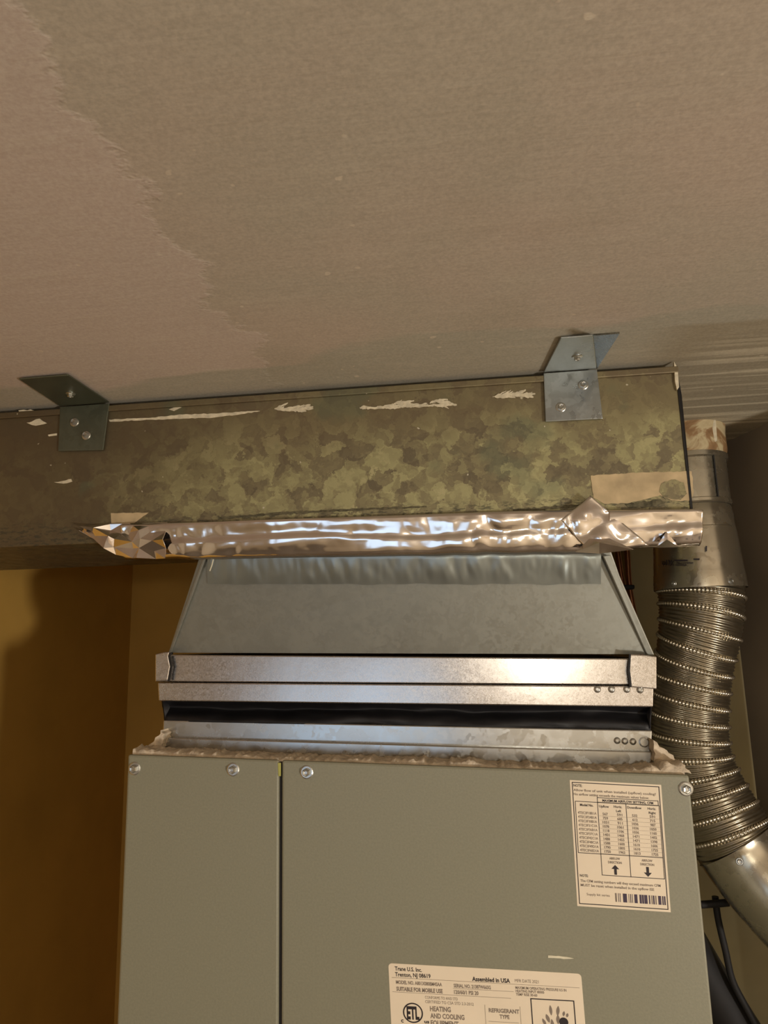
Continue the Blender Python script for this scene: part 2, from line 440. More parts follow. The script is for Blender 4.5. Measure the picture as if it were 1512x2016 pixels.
decal('old_tape', [(1163, 936), (1260, 930), (1362, 928), (1366, 968), (1360, 986), (1322, 985), (1300, 975), (1240, 990), (1190, 992), (1168, 980)], M['beige_tape'], duct, YS, jag=1, label='strip of old beige tape')
decal('tape_stain', [(1302, 952), (1322, 944), (1346, 950), (1352, 972), (1340, 984), (1310, 982), (1298, 968)], M['galv_old'], duct, YS-.0003, jag=1.8, label='dark stain on the tape')
decal('old_tape', [(218, 1010), (292, 1009), (262, 1031), (219, 1031)], M['beige_tape'], duct, YS, jag=.8, label='torn scrap of beige tape')
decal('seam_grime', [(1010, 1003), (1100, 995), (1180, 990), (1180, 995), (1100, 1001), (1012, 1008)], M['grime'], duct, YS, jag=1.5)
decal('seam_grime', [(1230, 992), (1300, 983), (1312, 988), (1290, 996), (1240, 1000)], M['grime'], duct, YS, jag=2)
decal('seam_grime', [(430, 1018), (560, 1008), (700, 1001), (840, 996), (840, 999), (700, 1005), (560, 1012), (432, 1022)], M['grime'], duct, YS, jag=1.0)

# ------------------------------------------------------------------ aluminium foil tape on the lower duct seam
def lerp_list(pts, x):
    for (x0, y0), (x1, y1) in zip(pts, pts[1:]):
        if x <= x1: return y0 + (y1-y0)*(x-x0)/(x1-x0)
    return pts[-1][1]
def crease(x, z, s, seed):
    a = noise.noise(Vector((x*s, z*s, seed))); b = noise.noise(Vector((x*s*2.3, z*s*2.3, seed+7)))
    return abs(a)*1.0 + abs(b)*.4
FOIL_PROF = [(0, -.0008), (.05, -.0085), (.25, -.0074), (.46, -.0054), (.53, -.0052), (.58, -.0062), (.75, -.0046), (.9, -.0024), (1.0, -.0004)]
def foil_strip(name, top, bot, x0, x1, nu, nv, amp, Y, back=.02, seed=1.0, label=None):
    """top/bot: pixel outlines; the lower edge rolls back under the duct"""
    m = MB(); vs = []
    for i in range(nu+1):
        px = x0 + (x1-x0)*i/nu
        for j in range(nv+1):
            v = j/nv; py = lerp_list(top, px)*(1-v) + lerp_list(bot, px)*v
            p = on_y(px, py, Y)
            k = amp(px) if callable(amp) else amp
            edge = min(1, 4*v+.12)
            wob = noise.noise(Vector((p.x*9, seed, 1.5)))
            v2 = max(0, min(1, v + .13*wob*math.sin(math.pi*v)))
            y = -k*crease(p.x, p.z, 26, seed)*edge + lerp_list(FOIL_PROF, v2)*(1 + .35*noise.noise(Vector((p.x*7, seed, 9)))) + .0016*edge*noise.noise(Vector((p.x*16, v*2.2, seed+3)))
            if v > .92: y += ((v-.92)/.08)**2*.004
            dz = k*.35*noise.noise(Vector((p.x*40, seed, 3)))*v
            vs.append(Vector((p.x, Y + y, p.z + dz)))
        q = vs[-1]
        vs.append(Vector((q.x, q.y+.012, q.z+.004))); vs.append(Vector((q.x, Y+back+.012, q.z+.012)))
    n = nv+3
    fs = [(i*n+j, i*n+j+1, (i+1)*n+j+1, (i+1)*n+j) for i in range(nu) for j in range(n-1)]
    o = m.add(vs, fs).build(name, M['foil'], duct, 'all', solid=.0004)
    if label: o['label'] = label
    return o
top = [(160, 1036), (250, 1031), (400, 1027), (560, 1021), (700, 1016), (860, 1010), (1000, 1005), (1120, 1003), (1210, 1003), (1366, 1001), (1380, 1003)]
bot = [(165, 1046), (192, 1064), (226, 1090), (244, 1100), (400, 1101), (640, 1096), (800, 1094), (1000, 1090), (1190, 1089), (1240, 1081), (1380, 1074)]
def amp_main(px):
    if px < 480: return .0052 - .0036*max(0, (px-330)/150)
    if px < 850: return .0016
    return min(.0046, .0016 + .0030*(px-850)/90)
foil_strip('foil_tape', top, bot, 246, 1215, 260, 16, amp_main, YD, seed=2.2, label='long wrinkled strip of shiny foil tape')
def facet_foil(name, x0, x1, nu, nv, amp, Y, label):
    vs = []
    for i in range(nu+1):
        for j in range(nv+1):
            px = x0 + (x1-x0)*i/nu + (random.uniform(-.38, .38)*(x1-x0)/nu if 0 < i < nu else 0); v = j/nv + (random.uniform(-.3, .3)/nv if 0 < j < nv else 0)
            p = on_y(px, lerp_list(top, px)*(1-v) + lerp_list(bot, px)*v, Y)
            vs.append(p + Vector((0, -amp*random.random()*(1 if 0 < j else .25) - (.0008 if j else 0), 0)))
    fs = []
    for i in range(nu):
        for j in range(nv):
            a, b, c, d = i*(nv+1)+j, i*(nv+1)+j+1, (i+1)*(nv+1)+j+1, (i+1)*(nv+1)+j
            fs += [(a, b, c), (a, c, d)] if random.random() < .5 else [(a, b, d), (b, c, d)]
    o = MB().add(vs, fs).build(name, M['foil'], duct, solid=.0004, bevel=0); o['label'] = label
facet_foil('foil_end_fold', 166, 330, 7, 4, .013, YD-.004, 'crumpled dark folded end of foil tape')
foil_strip('foil_end_strip', top, bot, 1195, 1379, 60, 14, .0035, YD-.003, seed=8.6, label='foil tape wrapped to the duct end')
# overlapping patch set askew: corners in pixels
def foil_patch(name, quad, Y, amp, seed, n=26, label=None):
    m = MB(); vs = []
    (ax, ay), (bx, by), (cx, cy), (dx, dy) = quad        # tl, tr, br, bl
    for j in range(n+1):
        v = j/n
        for i in range(n+1):
            u = i/n
            px = (ax*(1-u)+bx*u)*(1-v) + (dx*(1-u)+cx*u)*v; py = (ay*(1-u)+by*u)*(1-v) + (dy*(1-u)+cy*u)*v
            p = on_y(px, py, Y)
            vs.append(p + Vector((0, -amp*crease(p.x, p.z, 30, seed), 0)))
    fs = [(j*(n+1)+i, (j+1)*(n+1)+i, (j+1)*(n+1)+i+1, j*(n+1)+i+1) for j in range(n) for i in range(n)]
    o = m.add(vs, fs).build(name, M['foil'], duct, 'all', solid=.0004)
    if label: o['label'] = label
    return o
foil_patch('foil_patch', [(1104, 1024), (1162, 976), (1277, 1074), (1160, 1086)], YD-.0105, .006, 3.3, label='foil patch stuck on askew with a pointed corner')
m = MB(); q = [on_y(*c, YD-.012) for c in ((1292, 1077), (1312, 1046), (1336, 1076))]; ap = on_y(1313, 1062, YD-.024)
m.add(q + [ap], [(0, 1, 3), (1, 2, 3), (2, 0, 3)]).build('foil_crease', M['foil'], duct)
m = MB(); q = [on_y(*c, YD-.013) for c in ((1132, 1087), (1160, 1061), (1200, 1060), (1248, 1082), (1180, 1090))]; ap = on_y(1180, 1068, YD-.024)
m.add(q + [ap], [(0, 1, 5), (1, 2, 5), (2, 3, 5), (3, 4, 5), (4, 0, 5)]).build('foil_crease', M['foil'], duct)

# ------------------------------------------------------------------ angle brackets
def screw(name, loc, parent, r=.0042, axis=(0, -1, 0), hexa=True):
    """hex washer-head screw standing on a surface; axis points out of the surface"""
    m = MB()
    m.lathe([(r*1.25, -.0004), (r*1.25, .0005), (r*1.05, .001)], loc, axis, 20)
    m.lathe([(r*.78, .0006), (r*.78, r*.75), (r*.62, r*.95), (r*.35, r*.9), (r*.3, r*.8)], loc, axis, 6 if hexa else 16)
    return m.build(name, M['steel'], parent)
def bracket(px_plate, px_flange, screws_plate, screw_ceil, label, fold=None, mat='bracket'):
    Yp = YD - .004
    pl = [on_y(*q, Yp) for q in px_plate]                       # tl tr br bl
    base = (pl[0] + pl[1])/2
    t = thing('angle_bracket', base, label, 'bracket', 'angle brackets holding the duct to the ceiling')
    zt = ZC - .0035
    pl[0].z = pl[1].z = zt - .0005
    MB().hexa([pl[3], pl[2], pl[1], pl[0]], [p + Vector((0, .0018, 0)) for p in (pl[3], pl[2], pl[1], pl[0])]).build('plate', M[mat], t, bevel=.0006)
    fl = [on_z(*q, zt) for q in px_flange]                      # near-left, near-right (towards camera) ; far edge is the plate's top
    a, b = Vector((pl[0].x, Yp, zt)), Vector((pl[1].x, Yp, zt))
    up = Vector((0, 0, .0018))
    if fold:
        k = on_z(*fold, zt); c = b.copy(); tip = on_z(*px_flange[1], zt - .022)
        m = MB().add([a, b, k, fl[0], a+up, b+up, k+up, fl[0]+up], [(0,1,2,3),(7,6,5,4),(0,4,5,1),(1,5,6,2),(2,6,7,3),(3,7,4,0)])
        m.build('flange', M[mat], t, bevel=.0006)
        MB().add([b, tip, k, b+up, tip+up, k+up], [(0,1,2),(5,4,3),(0,3,4,1),(1,4,5,2),(2,5,3,0)]).build('bent_corner', M[mat], t)
    else:
        MB().add([a, b, fl[1], fl[0], a+up, b+up, fl[1]+up, fl[0]+up], [(0,1,2,3),(7,6,5,4),(0,4,5,1),(1,5,6,2),(2,6,7,3),(3,7,4,0)]).build('flange', M[mat], t, bevel=.0006)
    for q in screws_plate: screw('screw', on_y(*q, Yp), t)
    screw('screw', on_z(*screw_ceil, zt), t, axis=(0, 0, -1))
    return t
bracket([(1070, 733), (1175, 722), (1187, 824), (1074, 830)], [(1104, 666), (1220, 657)], [(1148, 758), (1104, 802)], (1136, 702),
        'bright angle bracket with bent corner, near the open end of the duct', fold=(1168, 661))
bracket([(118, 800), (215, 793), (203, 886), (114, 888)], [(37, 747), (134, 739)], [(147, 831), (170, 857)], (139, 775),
        'shaded dark angle bracket holding the left end of the duct', mat='bracket_shaded')

# ------------------------------------------------------------------ plenum transition below the duct
YT0, YT1 = .748, .778
tr = thing('plenum_transition', (-.08, .95, 1.77), 'grey sheet metal plenum tapering up into the duct', 'plenum')
tl, trr = on_y(404, 1098, YT0), on_y(1186, 1088, YT0)
tl.z = trr.z = DB
bl, br = on_y(334, 1285, YT1), on_y(1272, 1288, YT1)
def back(p, d): return p + Vector((0, d, 0))
btl, btr, bbl, bbr = back(tl, .15), back(trr, .15), back(bl, .42), back(br, .42)
MB().prism([bl, br, trr, tl], (0, .0015, 0)).build('front_sheet', M['galv_trans'], tr)
MB().add([tl, bl, bbl, btl], [(0,1,2,3)]).build('side_sheet', M['galv_trans'], tr, solid=.0012)
MB().add([trr, br, bbr, btr], [(0,1,2,3)]).build('side_sheet', M['galv_trans'], tr, solid=.0012)
MB().add([btl, btr, bbr, bbl], [(0,1,2,3)]).build('back_sheet', M['galv_trans'], tr, solid=.0012)
# raised corner seam down the right edge, and the thin left one
s0, s1, s2, s3 = on_y(1186, 1094, YT0-.002), on_y(1202, 1092, YT0-.002), on_y(1289, 1290, YT1-.002), on_y(1273, 1290, YT1-.002)
MB().hexa([s3, s2, s1, s0], [back(p, .008) for p in (s3, s2, s1, s0)]).build('corner_seam', M['galv_trans'], tr, bevel=.0012)
s0, s1, s2, s3 = on_y(398, 1100, YT0-.001), on_y(405, 1100, YT0-.001), on_y(336, 1290, YT1-.001), on_y(329, 1290, YT1-.001)
MB().hexa([s3, s2, s1, s0], [back(p, .006) for p in (s3, s2, s1, s0)]).build('corner_seam', M['galv_trans'], tr, bevel=.001)
# wrinkled foil skirt along the top of the front sheet
vs = []; nu, nv = 200, 10
for i in range(nu+1):
    px = 409 + (1183-409)*i/nu
    lo = 1150 + 3*noise.noise(Vector((px*.02, 0, 4)))
    for j in range(nv+1):
        py = 1090 + (lo-1090)*j/nv; v = j/nv
        yy = YT0 + (YT1-YT0)*max(0, (py-1094)/195)
        p = on_y(px, py, yy)
        k = .0022*math.sin(math.pi*min(1, v))
        p.y -= .0003 + k*crease(p.x*.9, p.z*.35, 60, 6.0)
        vs.append(p)
fs = [(i*(nv+1)+j, i*(nv+1)+j+1, (i+1)*(nv+1)+j+1, (i+1)*(nv+1)+j) for i in range(nu) for j in range(nv)]
o = MB().add(vs, fs).build('foil_skirt', M['skirt'], tr, 'all'); o['label'] = 'wrinkled bluish foil band'
o = MB().tube([on_y(420, 1101, YT0-.004), on_y(417, 1113, YT0-.004), on_y(413, 1124, YT0-.003)], .0007, 6).build('wire_end', M['scratch'], tr)

# ------------------------------------------------------------------ flexible connector: two metal bands and black fabric
YBD = .770
def ztop(x): return CAM_Z - .1165 - .0385*x
fc = thing('flexible_connector', (-.08, .95, 1.69), 'duct connector of black fabric between bright galvanised bands', 'duct connector')
def band(name, px, Y, depth, mat, bev=.0012, wrap=.42):
    a, b, c, d = [on_y(*q, Y) for q in px]           # tl tr br bl
    o = MB().hexa([d, c, b, a], [back(p, depth) for p in (d, c, b, a)]).build(name, mat, fc, bevel=bev)
    return o
band('upper_band', [(312, 1289), (1287, 1297), (1287, 1349), (312, 1342)], YBD, .40, M['galv_band'])
band('lower_band', [(310, 1344), (1287, 1351), (1286, 1392), (312, 1380)], YBD-.003, .40, M['galv_band'])
# folded cleat ends over the upper band
def cleat(px, Y, label):
    pts = [on_y(*q, Y) for q in px]
    o = MB().prism(pts[::-1], (0, .006, 0)).build('cleat_end', M['galv_band'], fc, bevel=.0012); o['label'] = label
cleat([(305, 1288), (322, 1284), (334, 1283), (331, 1292), (335, 1312), (330, 1340), (305, 1342)], YBD-.006, 'folded tan cleat end')
cleat([(1240, 1288), (1268, 1289), (1293, 1292), (1293, 1357), (1242, 1353), (1238, 1320)], YBD-.006, 'folded shiny cleat end')
MB().prism([on_y(*q, YBD-.0068) for q in ((335, 1284), (331, 1292), (335, 1312), (330, 1340), (333, 1341), (338, 1312), (334, 1292), (338, 1284))], (0, .003, 0)).build('cleat_gap', M['rubber'], fc)
MB().prism([on_y(*q, YBD-.0068) for q in ((1239, 1288), (1236, 1320), (1240, 1353), (1243, 1353), (1240, 1320), (1242, 1288))], (0, .003, 0)).build('cleat_gap', M['rubber'], fc)
def rivet(px, Y, r=.0036):
    MB().lathe([(r, -.0005), (r, .0004), (r*.8, .0012), (r*.45, .0016), (r*.4, .0009)], on_y(*px, Y), (0, -1, 0), 16).build('rivet', M['galv'], fc, True)
for q in ((1176, 1357), (1204, 1357), (1234, 1357), (1260, 1358)): rivet(q, YBD-.003)
# black fabric: sagging pleat between the bands
vs = []; nu, nv = 80, 14; YF0 = .782
for i in range(nu+1):
    s = i/nu; pxt, pxb = 318 + (1283-318)*s, 324 + (1281-324)*s
    yt = 1376 + (1388-1376)*s; yb = 1420 + (1440-1420)*s
    for j in range(nv+1):
        v = j/nv; px = pxt*(1-v)+pxb*v; py = yt*(1-v)+yb*v
        fold = .012*math.sin(math.pi*v) + .006*math.sin(2*math.pi*v + 2.0*noise.noise(Vector((s*3, 1, 2)))) + .003*noise.noise(Vector((s*18, v*4, 5)))
        vs.append(on_y(px, py, YF0 + fold))
fs = [(i*(nv+1)+j, i*(nv+1)+j+1, (i+1)*(nv+1)+j+1, (i+1)*(nv+1)+j) for i in range(nu) for j in range(nv)]
fo = MB().add(vs, fs)
for s, px_t, px_b in ((0, (319, 1376), (325, 1420)), (1, (1283, 1388), (1280, 1440))):
    a, b = on_y(*px_t, YF0), on_y(*px_b, YF0)
    fo.add([a, b, back(b, .38), back(a, .38)], [(0, 1, 2, 3)])
fo.build('black_fabric', M['black_cloth'], fc, 'all', solid=.0012)
YR = .780
band('base_band', [(321, 1418), (1284, 1438), (1282, 1482), (320, 1454)], YR, .38, M['galv'])
fa, fb = on_y(317, 1452, YR-.008), on_y(1283, 1480, YR-.008)
fd, fe = Vector((fa.x, fa.y, ztop(fa.x) - .0018)), Vector((fb.x, fb.y, ztop(fb.x) - .0018))
MB().hexa([fd, fe, fb, fa], [back(p, .39) for p in (fd, fe, fb, fa)]).build('base_flange', M['galv'], fc, bevel=.0012)
for q in ((1215, 1458), (1230, 1459), (1246, 1460)): rivet(q, YR, .0034)
MB().lathe([(.0052, -.0004), (.0052, .001), (.004, .0014), (.0038, .0006)], on_y(1268, 1461, YR), (0, -1, 0), 16).build('rivet', M['galv'], fc, True)

# ------------------------------------------------------------------ air handler cabinet
YCF = .722
ah = thing('air_handler', (-.085, .98, 0), 'tall grey enamelled air handler cabinet with two front panels', 'air handler')
XA, XS0, XS1, XB = -.3605, -.2013, -.1985, .1885
body = MB().hexa([(XA+.003, YCF+.004, .02), (XB-.003, YCF+.004, .02), (XB-.003, YCF+.004, ztop(XB)-.002), (XA+.003, YCF+.004, ztop(XA)-.002)],
                 [(XA+.003, YCF+.50, .02), (XB-.003, YCF+.50, .02), (XB-.003, YCF+.50, ztop(XB)-.002), (XA+.003, YCF+.50, ztop(XA)-.002)])
body.build('casing', M['enamel'], ah)
def panel(x0, x1, name):
    f = [Vector((x0, YCF, .04)), Vector((x1, YCF, .04)), Vector((x1, YCF, ztop(x1))), Vector((x0, YCF, ztop(x0)))]
    MB().hexa(f, [back(p, .0045) for p in f]).build(name, M['enamel'], ah, bevel=.0022)
panel(XA, XS0, 'front_panel'); panel(XS1, XB, 'front_panel')
MB().box((XS0-.001, YCF+.0028, .04), (XS1+.001, YCF+.0042, ztop(XS0)-.002)).build('panel_gap', M['rubber'], ah)
for q in ((265, 1513), (459, 1515), (604, 1520), (1350, 1553)):
    screw('screw', on_y(*q, YCF), ah, r=.0052)
decal('gasket_scrap', [(547, 1502), (553, 1502), (553, 1528), (548, 1528)], M['lime'], ah, YCF-.0005, .0005)
decal('scratch', [(1079, 1881), (1100, 1882), (1116, 1884), (1130, 1887), (1116, 1888), (1079, 1886)], M['scratch'], ah, YCF-.0003, .0003, jag=.5)
# mastic / insulation crumbs smeared along the cabinet top
def crumbs():
    m = MB(); vs = []; nu, nv = 330, 9
    for i in range(nu+1):
        s = i/nu; x = (XA+.002) + (XB-.004-XA)*s
        lump = noise.noise(Vector((x*22, 0, 1)))*.5+.5; f = noise.noise(Vector((x*120, 3, 1)))
        hgt = .0035 + .020*max(0, lump-.45)*(.6+.8*abs(noise.noise(Vector((x*60, 5, 5))))) + .0035*f + .003*noise.noise(Vector((x*300, 8, 1)))
        if x < -.31: hgt += .006*(1-(x-XA)/.05)
        if x > .14: hgt += .010*(x-.14)/.045
        w0, w1 = YCF+.004 + .004*lump, .775
        for j in range(nv+1):
            v = j/nv; y = w0 + (w1-w0)*v
            h = 0 if j == 0 else hgt*(.55+.45*math.sin(math.pi*min(1, .15+1.0*v)))*(.85+.5*noise.noise(Vector((x*90, y*160, 2))))
            vs.append(Vector((x, y if j != 1 else w0+.001, ztop(x) - .0022 + max(0, h))))
    fs = [(i*(nv+1)+j, (i+1)*(nv+1)+j, (i+1)*(nv+1)+j+1, i*(nv+1)+j+1) for i in range(nu) for j in range(nv)]
    o = m.add(vs, fs).build('insulation_crumbs', M['insul'], ah, 'all'); o['label'] = 'crumbly pinkish sealing mastic'
crumbs()
for cpx in (((268, 1490), (300, 1462), (318, 1438), (322, 1452), (318, 1472), (290, 1490)), ((1288, 1458), (1318, 1484), (1348, 1508), (1362, 1524), (1330, 1520), (1288, 1500))):
    pts = []
    for i in range(len(cpx)):
        a, b = cpx[i], cpx[(i+1) % len(cpx)]
        for k in range(5):
            s = k/5; pts.append(on_y(a[0]+(b[0]-a[0])*s + random.uniform(-2.5, 2.5), a[1]+(b[1]-a[1])*s + random.uniform(-2.5, 2.5), .760))
    MB().prism(pts[::-1], (0, .02, 0)).build('mastic_corner', M['insul'], ah, bevel=.001)

# ------------------------------------------------------------------ printed labels
class Print:
    """flat print mapped onto a four-cornered label; u right, v down, in label units"""
    def __init__(self, corners, W, H, Y):
        self.c = [on_y(*q, Y) for q in corners]; self.W, self.H, self.Y = W, H, Y      # tl tr br bl
        self.layers = {}
    def at(self, u, v, lift=0):
        s, t = u/self.W, v/self.H; tl, tr_, br_, bl_ = self.c
        p = (tl*(1-s)+tr_*s)*(1-t) + (bl_*(1-s)+br_*s)*t
        return Vector((p.x, self.Y - lift, p.z))
    def mb(self, k): return self.layers.setdefault(k, MB())
    def poly(self, pts, k='ink'):
        self.mb(k).add([self.at(u, v, .00035) for u, v in pts], [tuple(range(len(pts)))])
    def rect(self, u0, v0, u1, v1, k='ink'): self.poly([(u0, v0), (u0, v1), (u1, v1), (u1, v0)], k)
    def frame(self, u0, v0, u1, v1, w, k='ink'):
        self.rect(u0, v0, u1, v0+w, k); self.rect(u0, v1-w, u1, v1, k); self.rect(u0, v0+w, u0+w, v1-w, k); self.rect(u1-w, v0+w, u1, v1-w, k)
    def ring(self, u, v, r0, r1, k='ink', n=40):
        m = self.mb(k); vs = []
        for i in range(n):
            th = 2*math.pi*i/n; vs += [self.at(u+math.cos(th)*r0, v+math.sin(th)*r0, .00035), self.at(u+math.cos(th)*r1, v+math.sin(th)*r1, .00035)]
        m.add(vs, [(2*i, 2*i+1, (2*i+3) % (2*n), (2*i+2) % (2*n)) for i in range(n)])
    def text(self, s, u, v, cap, width=None, k='ink', center=False, bold=0):
        """v is the middle of the line, cap its capital height"""
        vs, fs = text_mesh(s, bold)
        if not vs: return
        x0 = min(p[0] for p in vs); x1 = max(p[0] for p in vs)
        sc = cap/.70; sx = (width/(x1-x0)) if width else sc
        off = u - (x1-x0)*sx/2 if center else u
        self.mb(k).add([self.at(off + (p[0]-x0)*sx, v + cap/2 - p[1]*sc, .00035) for p in vs], fs)
    def build(self, name, parent, label, rnd=0):
        W, H = self.W, self.H
        if rnd:
            pts = []
            for cu, cv, a0 in ((rnd, rnd, 180), (W-rnd, rnd, 270), (W-rnd, H-rnd, 0), (rnd, H-rnd, 90)):
                for k in range(6):
                    a = math.radians(a0 + 90*k/5); pts.append((cu + rnd*math.cos(a), cv + rnd*math.sin(a)))
        else: pts = [(0, 0), (W, 0), (W, H), (0, H)]
        o = MB().prism([self.at(u, v, .0002) for u, v in pts][::-1], (0, .0002, 0)).build(name, M['paper'], parent)
        o['label'] = label
        for k, m in self.layers.items():
            c = m.build('print', M[k]); c.parent = o; c['kind'] = 'stuff'
        return o
_tc = {}
def text_mesh(s, bold=0):
    if (s, bold) in _tc: return _tc[(s, bold)]
    cu = bpy.data.curves.new('t', 'FONT'); cu.body = s; cu.size = 1.0; cu.resolution_u = 2; cu.fill_mode = 'FRONT'; cu.offset = bold
    o = bpy.data.objects.new('t', cu); COL.objects.link(o)
    dg = bpy.context.evaluated_depsgraph_get(); me = o.evaluated_get(dg).to_mesh()
    r = ([tuple(v.co) for v in me.vertices], [tuple(p.vertices) for p in me.polygons])
    o.evaluated_get(dg).to_mesh_clear()
    bpy.data.objects.remove(o); bpy.data.curves.remove(cu)
    _tc[(s, bold)] = r
    return r

L1 = Print([(1121.5, 1535.5), (1301.5, 1545), (1320.5, 1796), (1136.5, 1783.5)], 905, 1250, YCF)
L1.frame(20, 18, 885, 1228, 8)
L1.text('NOTE:', 34, 52, 26, 88, bold=.02)
L1.text('Allow flow of unit when installed (upflow) cooling?', 32, 98, 24, 815, 'grey_ink', bold=.02)
L1.text('No airflow setting exceeds the maximum values below.', 32, 140, 24, 745, 'grey_ink', bold=.02)
L1.frame(262, 162, 866, 214, 6); L1.text('MAXIMUM AIRFLOW SETTING, CFM', 564, 190, 24, 500, center=True, bold=.03)
L1.frame(40, 210, 872, 730, 6); L1.rect(262, 210, 268, 936); L1.rect(542, 210, 548, 936); L1.rect(866, 726, 872, 936); L1.rect(262, 930, 872, 936)
L1.text('Model No.', 88, 246, 24, 132, bold=.03)
for s_, u_, v_ in (('Upflow', 278, 250), ('Horiz.', 424, 246), ('Left', 444, 288), ('Downflow', 556, 246), ('Horiz.', 756, 246), ('Right', 764, 288)):
    L1.text(s_, u_, v_, 23, bold=.02)
rows = [('4TEC3F18B1', '567', '591', '532', '591'), ('4TEC3F24B1', '759', '685', '612', '715'), ('4TEC3F30B1', '1031', '911', '1036', '987'), ('4TEC3F31C1', '1078', '1061', '1036', '1050'),
        ('4TEC3F36B1', '1118', '1106', '1036', '1160'), ('4TEC3F37C1', '1401', '1468', '1471', '1402'), ('4TEC3F42C1', '1488', '1455', '1471', '1398'), ('4TEC3F48C1', '1588', '1600', '1610', '1606'),
        ('4TEC3F49D1', '1790', '1805', '1610', '1725'), ('4TEC3F60D1', '1750', '1962', '1813', '1725')]
for i, r_ in enumerate(rows):
    v_ = 326 + i*41.4
    L1.text(r_[0] + 'A', 62, v_, 25, 186, 'grey_ink', bold=.02)
    for j, u_ in enumerate((322, 464, 612, 784)): L1.text(r_[j+1], u_ + 12, v_, 25, 62 if len(r_[j+1]) > 3 else 52, 'grey_ink', center=True, bold=.03)
    L1.rect(270, v_+20, 864, v_+21.5, 'grey_ink')
for u_, up in ((398, 1), (712, 0)):
    L1.text('AIRFLOW', u_, 764, 22, 104, 'grey_ink', True, .03); L1.text('DIRECTION', u_, 802, 22, 134, 'grey_ink', True, .03)
    v0, v1 = (826, 922) if up else (922, 826); vm = v0 + (v1-v0)*.42
    L1.poly([(u_, v0), (u_-38, vm), (u_+38, vm)]); L1.poly([(u_-13, vm), (u_-13, v1), (u_+13, v1), (u_+13, vm)])
L1.text('NOTE:', 44, 950, 24, 82, bold=.02)
L1.text('The CFM setting numbers will they exceed maximum CFM', 46, 1000, 24, 780, 'grey_ink', bold=.02)
L1.text('MUST be reset when installed in the upflow ISE', 46, 1042, 24, 715, 'grey_ink', bold=.02)
L1.text('Supply kit series', 100, 1128, 22, 226, 'grey_ink', bold=.01)
u_ = 378
for wd, gp, k in ((16, 14, 'grey_ink'), (6, 10, 'violet_ink'), (6, 24, 'violet_ink'), (38, 16, 'violet_ink'), (6, 10, 'grey_ink'), (8, 10, 'violet_ink'), (6, 16, 'violet_ink'), (30, 20, 'violet_ink'),
                  (20, 4, 'violet_ink'), (18, 4, 'violet_ink'), (30, 14, 'violet_ink'), (12, 12, 'violet_ink'), (10, 6, 'grey_ink'), (14, 8, 'violet_ink'), (12, 16, 'grey_ink'), (28, 10, 'violet_ink'), (12, 6, 'violet_ink'), (14, 0, 'violet_ink')):
    L1.rect(u_, 1100, u_+wd, 1184, k); u_ += wd + gp
L1.build('airflow_label', ah, 'white airflow table label with arrows and a barcode')

L2 = Print([(764.5, 1896), (1144, 1917), (1166, 2180), (777, 2158)], 1308, 900, YCF)
L2.text('Trane U.S. Inc.', 44, 34, 28, 188, bold=.02); L2.text('Trenton, NJ 08619', 44, 74, 28, 246, bold=.02)
L2.text('Assembled in USA', 575, 76, 29, 256, bold=.03); L2.text('MFR DATE 2021', 864, 72, 22, 158, 'grey_ink')
L2.rect(20, 97, 1290, 99, 'grey_ink')
L2.text('MODEL NO. A801X080BM4SAA', 48, 128, 24, 318, 'grey_ink', bold=.03); L2.text('SERIAL NO. 21387W66SG', 446, 130, 24, 252, 'grey_ink', bold=.03)
L2.text('SUITABLE FOR MOBILE USE', 48, 174, 27, 320, 'grey_ink', bold=.04); L2.text('120/60/1 PSI 20', 446, 174, 26, 166, 'grey_ink', bold=.03)
L2.rect(440, 149, 850, 151, 'grey_ink'); L2.rect(20, 196, 830, 198, 'grey_ink')
L2.text('MAXIMUM OPERATING PRESSURE 0.5 IN', 864, 120, 18, 338, 'grey_ink', bold=.02); L2.text('HEATING INPUT 80000', 864, 143, 18, 190, 'grey_ink', bold=.02); L2.text('TEMP RISE 30-60', 864, 166, 18, 142, 'grey_ink', bold=.02)
L2.text('CONFORMS TO ANSI STD', 244, 222, 20, 224, 'grey_ink'); L2.text('CERTIFIED TO CSA STD 2.3-2012', 244, 252, 20, 330, 'grey_ink')
L2.ring(155, 334, 60, 69); L2.text('ETL', 155, 334, 82, 86, center=True, bold=.045)
L2.text('c', 70, 388, 30, bold=.02); L2.text('us', 230, 388, 22, 34, bold=.03)
for i, s_ in enumerate(('HEATING', 'AND COOLING', 'EQUIPMENT')): L2.text(s_, 274, 298 + i*48, 33, (142, 232, 190)[i], 'grey_ink', bold=.03)
L2.rect(648, 250, 650, 720, 'grey_ink'); L2.rect(884, 250, 886, 720, 'grey_ink'); L2.text('REFRIGERANT', 674, 286, 27, 204, 'grey_ink', bold=.03); L2.text('TYPE', 744, 326, 27, 66, 'grey_ink', bold=.03); L2.rect(668, 362, 870, 364, 'grey_ink')
L2.frame(958, 188, 1248, 620, 7)
def leaf(u, v, h, w, tilt):
    pts = []
    for k in range(10):
        t_ = k/9; pts.append((w*math.sin(math.pi*t_)**.8, -h*t_))
    pts += [(-a, b) for a, b in pts[-2:0:-1]]
    c_, s_ = math.cos(tilt), math.sin(tilt)
    L2.poly([(u + a*c_ - b*s_, v + a*s_ + b*c_) for a, b in pts], 'grey_ink')
for a_ in ((1090, 300, 72, 10, -.05), (1130, 300, 70, 11, .15), (1074, 350, 62, 12, -.3), (1050, 372, 54, 10, -.4), (1130, 356, 64, 12, .05), (1096, 392, 70, 11, -.1), (1168, 300, 36, 8, .25), (1190, 306, 30, 8, .3), (1058, 420, 60, 12, -.35), (1120, 430, 66, 12, .1)):
    leaf(*a_)
L2.poly([(1168 + 30*math.cos(t_*.35), 340 + 32*math.sin(t_*.35)) for t_ in range(18)][::-1])
